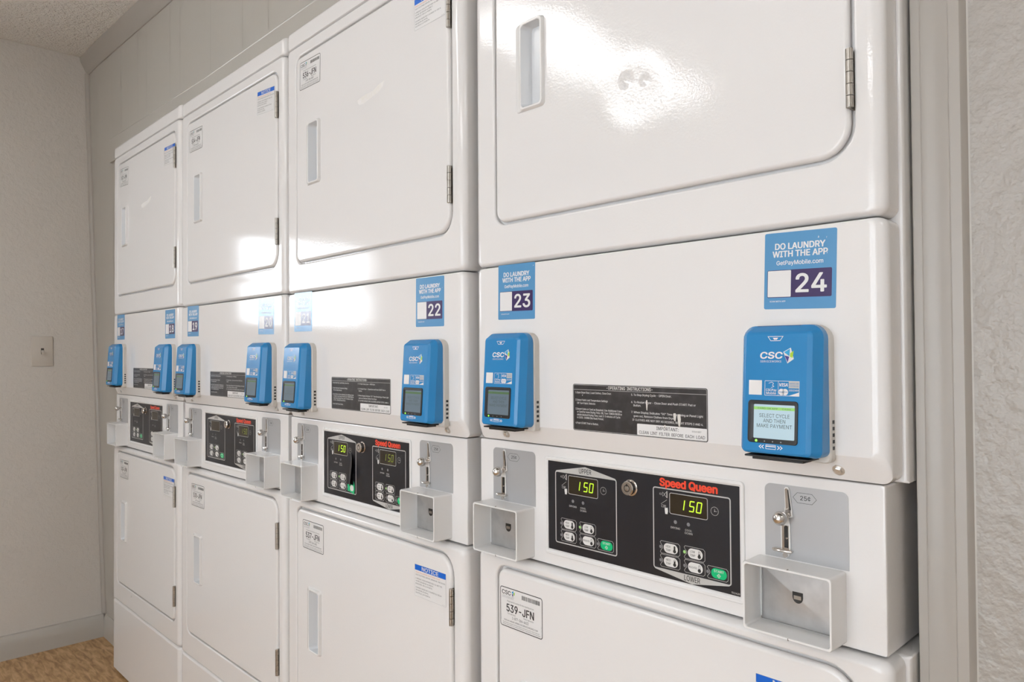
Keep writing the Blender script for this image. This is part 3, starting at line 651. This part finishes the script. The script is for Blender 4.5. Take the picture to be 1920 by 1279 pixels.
def dryer(cfg):
    t = bpy.data.objects.new('stacked_dryer', None); COL.objects.link(t); t.empty_display_size = .1
    t.location = cfg['loc']; t.rotation_euler = (0, 0, cfg['rot'])
    t['label'] = cfg['label']; t['category'] = 'clothes dryer'; t['group'] = 'row of white coin-operated stacked dryers'
    XC = cfg.get('xc', .6905)
    def cab():
        mb = MB()
        for a, b in ((.268, .8445), (1.0385, 1.983)):
            mb.loft([rr(.010, .682, a, b, .70, .002), rr(.010, .682, a, b, .110, .002), rr(.0045, XC, a, b, .095, .002), rr(.0045, XC, a, b, .034, .002), rr(.0065, XC-.002, a+.001, b-.001, .0305, .003), rr(.010, XC-.005, a+.002, b-.002, .0292, .003)], 'enamel', True, True)
        mb.box(.012, .683, .045, .70, .02, .268, 'enamel'); return mb
    part('cab%.4f' % XC, 'cabinet', cab, t)
    part('top', 'top_panel', lambda: shell(1.9385, 1.9850, rt=.012, rb=.003, corner=.010), t)
    part('ups', 'upper_front_panel', lambda: shell(1.3405, 1.9365, grow(DUP, .0045), rt=.003, rb=.007), t)
    part('mid', 'middle_front_panel', lambda: shell(1.0402, 1.3392, None, rt=.0035, rb=.030, chamfer=True), t)
    part('los', 'lower_front_panel', lambda: shell(.2690, .8450, grow(DLO, .0045), rt=.008, rb=.004), t)
    part('bas', 'base_panel', lambda: shell(.0060, .2665, None, rt=.008, rb=.003, corner=.008), t)
    for x in (.05, .64):
        for y in (.07, .62): fm = MB(); fm.cyl((x, y, -cfg['loc'][2]), (0, 0, 1), .018, .03+cfg['loc'][2], 'black', 14); fm.build('leveling_foot', t)
    for nm, D, hz, hs in (('upper_door', DUP, 1.6620, ((1.4648, 1.5327), (1.7854, 1.8530))), ('lower_door', DLO, .5780, ((.7029, .7692), (.3900, .4550)))):
        dn = cfg['dent'] and nm == 'upper_door'
        d = part(nm+str(dn), nm, lambda D=D, hz=hz: door_mesh(D, hz, dn), t)
        part(nm+'h', 'door_handle', lambda hz=hz: handle_mesh(hz), d)
        for i, (a, b) in enumerate(hs): part(nm+'g%d' % i, 'hinge', lambda a=a, b=b: hinge_mesh(a, b), d, 'nickel hinge')
        u = nm == 'upper_door'
        idc = cfg['id_up' if u else 'id_lo']; nc = cfg['no_up' if u else 'no_lo']
        if idc: id_sticker(*idc, d)
        if nc: notice_sticker(*nc, d)
    if cfg['tape']:
        mb = Sheet(*cfg['tape'], YF-.0019); rnd = random.Random(3)
        mb.poly([(0, 0), (16, 3), (36, 5), (62, 5), (86, 13), (104, 15), (98, 4), (80, -4), (52, -8), (26, -13), (8, -11), (2, -6)], 'tape', 1)
        mb.build('tape_residue', bpy.data.objects[[o.name for o in COL.objects if o.name.startswith('upper_door') and o.parent == t][0]], recalc=False, label='faint yellowed patch of tape residue')
    for (n, x, z, r) in cfg['apps']: app_sticker(n, x, z, r, t)
    o = part('op%d' % cfg['wear'], 'instruction_plate', lambda: op_mesh(cfg['wear']), t, 'black operating instructions plate', (cfg['op'], YF-.0003, 1.1414), recalc=False)
    for x in (.0735, .6335):
        b = part('bolt', 'bolt', bolt_mesh, t, None, (x, -.0048, 1.0515)); b.rotation_euler = (math.radians(25), 0, 0)
    if cfg['lowbolt']: b = part('bolt2', 'bolt', bolt_mesh, t, None, (.2236, YF+.0008, .3206)); b.scale = (.7, .7, .7)
    part('box', 'control_box', control_box_mesh, t)
    cp = part('pan', 'control_panel', lambda: panel_mesh(0, 0), t, 'black control panel with two displays', (0, -.0004, 0), recalc=False)
    part('frame', 'panel_frame', frame_mesh, cp)
    part('lock', 'key_lock', lock_mesh, cp, 'chrome key lock')
    ox, oz = .1672, 1.0160
    for dx, dz, lit in ((0, 0, cfg['lit'][0]), (.1883, -.0022, cfg['lit'][1])):
        part('disp%s' % lit, 'display', disp_mesh(lit), cp, ('display reading 150' if lit else None), (ox+.0440+dx, 0, oz-.0205+dz), recalc=False)
        for kind, u, v in (('HIGH', 26.4, -97.6), ('MED', 26.4, -116.2), ('LOW', 65.4, -97.6), ('DELICATES', 65.4, -116.2), ('START', 101.0, -116.8)):
            if cfg['peel'] and dx == 0 and kind == 'START': kind = 'PEEL'
            if kind == 'PEEL':
                def pk():
                    s = Sheet(0, 0, -.0002); s.rect(2, -8, 12, 7, 'green', 1, 2); s.rect(13, -6.4, 27, 6.4, 'white', 2, 5); s.poly([(10, -8), (30, -13), (32, 6), (28, 17), (27, 7), (14, 8)], 'green', 1); s.disc(1.4, 0, 2.3, 'lens', 2); return s
                part('peelkey', 'start_button', pk, cp, 'start button with its cover torn away', (ox+u/1000, 0, oz+v/1000), recalc=False); continue
            part('key'+kind, {'START': 'start_button'}.get(kind, 'temperature_button'), key_mesh(kind, 0), cp, 'green start button' if kind == 'START' else None, (ox+u/1000+dx, 0, oz+v/1000+dz), recalc=False)
    if cfg['peel']:
        mb = MB(); L = []
        n = 12
        for i in range(n+1):
            q = i/n; z = oz-.040-.072*q; xr = ox+.122+.014*math.sin(q*PI*.9)+.002*q-.010*q*q; out = .0085*math.sin(q*PI*.85)**1.3+.0005
            xl = ox+.117-.006*q
            L.append([(xl+(xr-xl)*(k/7), -.0009-out*(k/7)**1.8, z) for k in range(8)])
        mb.add([p for r_ in L for p in r_], [(i*8+j, i*8+j+1, i*8+j+9, i*8+j+8) for i in range(n) for j in range(7)], 'overlay')
        o2 = mb.build('peeling_overlay', cp, recalc=False, sharp=60, label='curled flap of black overlay peeling away'); sm = o2.modifiers.new('thickness', 'SOLIDIFY'); sm.thickness = .0004
    coin_unit(.0352, .0260, t, 'left'); coin_unit(.5400, .5302, t, 'right')
    for (x, z, lit, lab) in cfg['readers']: reader(x, z, lit, t, lab)
    return t

DG, DD = 'digit', 'digit_dim'
RL = 'blue and grey card reader, the left one of this dryer'; RR = 'blue and grey card reader, the right one of this dryer'
CFG = [
 dict(loc=(0, 0, 0), rot=0, label='white stacked dryer with stickers 23 and 24, rightmost and nearest, beside the door trim',
      id_up=None, id_lo=(539, .0672, .7952, 0), no_up=None, no_lo=(.5330, .7905, 0), tape=None, dent=True, xc=.6972,
      apps=((23, .0655, 1.3395, -.015), (24, .5515, 1.3345, -.03)), wear=1, op=.2335, lowbolt=False, lit=(DG, DG), peel=False,
      readers=((.0705, 1.2130, 0, RL), (.5430, 1.2110, 1, RR))),
 dict(loc=(-.7024, -.0053, -.0023), rot=-.0133, label='white stacked dryer with sticker 22, its upper control panel overlay peeling, second from right',
      id_up=(536, .0817, 1.8888, -.03), id_lo=(537, .0915, .8035, 0), no_up=(.5500, 1.8735, 0), no_lo=(.5433, .7905, .005), tape=(.340, 1.7330), dent=False,
      apps=((21, .0472, 1.3398, -.01), (22, .5485, 1.3360, -.012)), wear=0, op=.2250, lowbolt=False, lit=(DG, DD), peel=True,
      readers=((.0650, 1.2090, 0, RL), (.5580, 1.2085, 0, RR))),
 dict(loc=(-1.4031, -.0088, .0007), rot=.0070, label='white stacked dryer with sticker 19 at its left, between the dryers numbered 18 and 22',
      id_up=(534, .0828, 1.8775, -.02), id_lo=(535, .0972, .8000, 0), no_up=(.5485, 1.8780, -.08), no_lo=None, tape=None, dent=False,
      apps=((19, .0605, 1.3395, -.01), (20, .5490, 1.3350, -.02)), wear=0, op=.2345, lowbolt=False, lit=(None, DD), peel=False,
      readers=((.0708, 1.2130, 0, RL), (.5590, 1.2100, 0, RR))),
 dict(loc=(-2.0960, -.0138, .0040), rot=.0036, label='white stacked dryer with stickers 17 and 18, leftmost, beside the corner of the room',
      id_up=(532, .0925, 1.8830, -.05), id_lo=(533, .0975, .8012, 0), no_up=(.5620, 1.8680, -.03), no_lo=(.5575, .7915, 0), tape=(.33, 1.715), dent=False,
      apps=((17, .0545, 1.3380, 0), (18, .5660, 1.3330, 0)), wear=0, op=.2440, lowbolt=True, lit=(None, None), peel=False,
      readers=((.0735, 1.2190, 0, RL), (.5735, 1.2120, 0, RR))),
]
for c in CFG: dryer(c)

# ---------------------------------------------------------------- the room
XL, XR, YB, YFR = -2.50, 2.70, 0.055, -3.10      # left wall, right wall, back wall face, front wall
OX0, OX1, OZ = -2.094, 0.6985, 1.990             # opening the dryers stand in
def wall_x(z): return -2.485-0.165*(z/2.508)**0.9
def wall_y(x, z): return YB-0.036*(z/2.508)*max(0, min(1, (-1.4-x)/1.1))
def build_room():
    mb = MB(); mb.box(XL-.5, XR+.2, YFR-.2, .85, -.1, 0, 'floor'); struct(mb, 'floor')
    mb = MB(); mb.box(XL-.5, XR+.2, YFR-.2, .85, CEIL_Z, CEIL_Z+.1, 'ceil'); struct(mb, 'ceiling')
    # back wall: panelling left of and above the dryers, plaster on the right
    mb = MB()
    xs = [-2.75, -2.5, -2.3, OX0, -1.9, -1.4, -.7, 0, OX1, .757]; zs = [0, .5, 1, 1.5, OZ, 2.1, 2.3, CEIL_Z]
    for i in range(len(xs)-1):
        for j in range(len(zs)-1):
            if xs[i] >= OX0-1e-6 and xs[i+1] <= OX1+1e-6 and zs[j+1] <= OZ+1e-6: continue
            q = [(xs[i], zs[j]), (xs[i+1], zs[j]), (xs[i+1], zs[j+1]), (xs[i], zs[j+1])]
            f = [(x, wall_y(x, z), z) for x, z in q]; b = [(x, YB+.1, z) for x, z in q]
            mb.add(f+b, [(0, 1, 2, 3), (7, 6, 5, 4), (0, 4, 5, 1), (1, 5, 6, 2), (2, 6, 7, 3), (3, 7, 4, 0)], 'panel')
    # the panelling's narrow grooves
    for x in (-2.32, -2.21, -2.02, -1.93, -1.70, -1.61, -1.36, -1.12, -.95, -.6):
        for (z0, z1) in (((0.1, 2.06),) if x < OX0 else ())+((2.10, 2.44),):
            y0, y1 = wall_y(x, z0), wall_y(x, z1)
            mb.add([(x-.0012, y0-.0006, z0), (x+.0012, y0-.0006, z0), (x+.0012, y1-.0006, z1), (x-.0012, y1-.0006, z1)], [(0, 1, 2, 3)], 'trim')
    struct(mb, 'wall_back', sharp=20)
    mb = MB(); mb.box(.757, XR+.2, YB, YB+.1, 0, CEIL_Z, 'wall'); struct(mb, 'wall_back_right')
    mb = MB(); mb.box(OX0-.02, OX1+.02, .80, .82, 0, OZ+.05, 'groove'); mb.box(OX0-.04, OX0-.02, YB+.1, .82, 0, OZ+.05, 'groove'); mb.box(OX1+.02, OX1+.04, YB+.1, .82, 0, OZ+.05, 'groove'); mb.box(OX0-.04, OX1+.04, YB+.1, .82, OZ+.05, OZ+.07, 'groove')
    struct(mb, 'wall_alcove')
    # left wall, slightly out of plumb, with the window opening
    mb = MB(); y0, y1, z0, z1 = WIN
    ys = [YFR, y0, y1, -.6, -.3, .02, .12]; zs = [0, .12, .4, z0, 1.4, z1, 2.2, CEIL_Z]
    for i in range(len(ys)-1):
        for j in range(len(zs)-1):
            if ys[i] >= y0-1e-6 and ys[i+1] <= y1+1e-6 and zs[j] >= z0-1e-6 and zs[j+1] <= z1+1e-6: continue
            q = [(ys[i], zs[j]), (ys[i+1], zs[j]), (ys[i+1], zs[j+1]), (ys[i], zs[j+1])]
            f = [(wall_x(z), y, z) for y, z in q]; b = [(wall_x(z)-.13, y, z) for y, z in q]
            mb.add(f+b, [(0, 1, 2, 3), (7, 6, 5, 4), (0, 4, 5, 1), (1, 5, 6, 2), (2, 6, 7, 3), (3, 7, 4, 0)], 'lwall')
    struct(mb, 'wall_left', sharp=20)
    mb = MB(); mb.box(XR, XR+.1, YFR, YB, 0, CEIL_Z, 'pale'); struct(mb, 'wall_right')
    mb = MB(); a, b, c, d = FILL_WIN
    for q in ((XL-.2, a, 0, CEIL_Z), (b, XR+.1, 0, CEIL_Z), (a, b, 0, c), (a, b, d, CEIL_Z)): mb.box(q[0], q[1], YFR-.1, YFR, q[2], q[3], 'pale')
    struct(mb, 'wall_front'); fr = MB()
    for q in ((a, a+.05, c, d), (b-.05, b, c, d), (a, b, c, c+.05), (a, b, d-.05, d), ((a+b)/2-.02, (a+b)/2+.02, c, d)): fr.box(q[0], q[1], YFR-.08, YFR-.03, q[2], q[3], 'plastic')
    w = struct(fr, 'fill_window'); gl = MB(); gl.box(a+.04, b-.04, YFR-.057, YFR-.053, c+.04, d-.04, 'glass'); gl.build('pane', w)  # unseen window added around the frontal fill lamp
    # window frame and pane
    xm = wall_x((z0+z1)/2); fr = MB()
    for a in ((y0, y0+.04, z0, z1), (y1-.04, y1, z0, z1), (y0, y1, z0, z0+.04), (y0, y1, z1-.04, z1), (y0, y1, (z0+z1)/2-.015, (z0+z1)/2+.015)): fr.box(xm-.10, xm-.05, *a, 'plastic')
    w = struct(fr, 'window_1'); gl = MB(); gl.box(xm-.078, xm-.074, y0+.03, y1-.03, z0+.03, z1-.03, 'glass'); gl.build('pane', w)
    # trims
    mb = MB(); P = [(.7005, .0), (.7105, .0), (.7115, .0), (.7385, .0), (.7395, .0), (.7515, .0), (.7575, .0)]
    prof = [(.7005, YB+.002), (.7005, .0465), (.7015, .0455), (.7100, .0455), (.7107, .0459), (.7114, .0455), (.7180, .0450), (.7240, .0462), (.7300, .0455), (.7385, .0450), (.7392, .0455), (.7400, .0450), (.7505, .0450), (.7520, .0465), (.7560, YB+.002)]
    mb.loft([[(x, y, z) for x, y in prof] for z in (0, CEIL_Z)], 'trim', True, True); struct(mb, 'trim_1', sharp=25)
    mb = MB(); ys_ = lambda x: wall_y(x, 2.05)
    L = []
    for x in (-2.33, -1.9, -1.4, .7005):
        y = ys_(x); L.append([(x, y+.004, 1.985), (x, y-.0085, 1.985), (x, y-.0085, 2.078), (x, y-.0075, 2.0795), (x, y-.0060, 2.081), (x, y-.0075, 2.0835), (x, y-.006, 2.0865), (x, y+.004, 2.0875)])
    mb.loft(L, 'panel', True, True); struct(mb, 'trim_2', sharp=25)
    # crown along the back wall
    mb = MB(); L = []
    for x in (-2.74, -2.4, -1.9, -1.4, XR):
        y = wall_y(x, 2.47); L.append([(x, y+.01, 2.435), (x, y-.004, 2.435), (x, y-.010, 2.442), (x, y-.016, 2.456), (x, y-.022, 2.470), (x, y-.028, 2.482), (x, y-.032, 2.494), (x, y-.033, CEIL_Z+.002), (x, y+.01, CEIL_Z+.002)])
    mb.loft(L, 'trim', True, True); struct(mb, 'trim_3', sharp=40)
    # quarter round in the corner
    mb = MB(); L = []
    for z in (0.095, .4, .8, 1.2, 1.6, 2.0, 2.44):
        x, = (wall_x(z),); y = wall_y(-2.6, z); r = .015
        L.append([(x-.005, y+.005, z)]+[(x+r*math.sin(a), y-r*math.cos(a)*1.0, z) for a in [i*PI/2/8 for i in range(9)]])
    mb.loft(L, 'trim', True, True); struct(mb, 'trim_4', sharp=40)
    # baseboards
    mb = MB(); L = []
    for y in (YFR, -1.5, -.4, YB-.012):
        x = wall_x(0)
        L.append([(x-.02, y, 0), (x+.0165, y, 0), (x+.0165, y, .052), (x+.015, y, .068), (x+.011, y, .080), (x+.005, y, .090), (x-.02, y, .092)])
    mb.loft(L, 'base', True, True); struct(mb, 'baseboard_left', sharp=40)
    mb = MB(); L = []
    for x in (wall_x(0)+.004, OX0-.012):
        L.append([(x, YB+.01, 0), (x, YB-.0145, 0), (x, YB-.0145, .052), (x, YB-.013, .068), (x, YB-.009, .080), (x, YB-.004, .090), (x, YB+.01, .092)])
    mb.loft(L, 'base', True, True); struct(mb, 'baseboard_back', sharp=40)
build_room()

# light switch on the left wall
def light_switch():
    y0, y1, z0, z1 = -.205, -.128, 1.147, 1.272; zc = (z0+z1)/2; x = wall_x(zc)
    t = bpy.data.objects.new('light_switch', None); COL.objects.link(t); t.location = (x, (y0+y1)/2, zc)
    t['label'] = 'beige painted toggle light switch on the left wall'; t['category'] = 'light switch'
    a = (wall_x(z1)-wall_x(z0))/(z1-z0); t.rotation_euler = (0, math.atan(a), 0)
    w, h = (y1-y0)/2, (z1-z0)/2
    mb = MB(); mb.box(-.004, .0055, -w, w, -h, h, 'plate', .002); mb.box(.0045, .0058, -.0055, .0055, -.0125, .0125, 'groove')
    for z in (-.030, .030): mb.cyl((.0052, 0, z), (1, 0, 0), .0032, .0009, 'plate', 12)
    mb.build('switch_plate', t)
    mb = MB(); mb.loft([[(.004, -.0045, -.010), (.004, .0045, -.010), (.004, .0045, .006), (.004, -.0045, .006)], [(.0165, -.0038, -.0135), (.0165, .0038, -.0135), (.0165, .0038, -.0065), (.0165, -.0038, -.0065)]], 'plate', True, True)
    mb.build('toggle', t)
light_switch()

# ceiling lights
for i, (x, y, sx, sy) in enumerate(LAMPS):
    t = bpy.data.objects.new('ceiling_light', None); COL.objects.link(t); t.location = (x, y, CEIL_Z)
    t['label'] = 'white fluorescent ceiling light, %s' % ('the long one nearest the left window', 'the long one by the front wall', 'a short one added near the right wall as fill')[i]
    t['category'] = 'ceiling light'; t['group'] = 'fluorescent ceiling lights'
    mb = MB(); mb.box(-sx/2, sx/2, -sy/2, sy/2, -.03, 0.001, 'plastic', .004); mb.build('lamp_housing', t)
    mb = MB(); mb.box(-sx/2+.02, sx/2-.02, -sy/2+.02, sy/2-.02, -.075, -.029, 'lamp', .012); mb.build('diffuser', t)
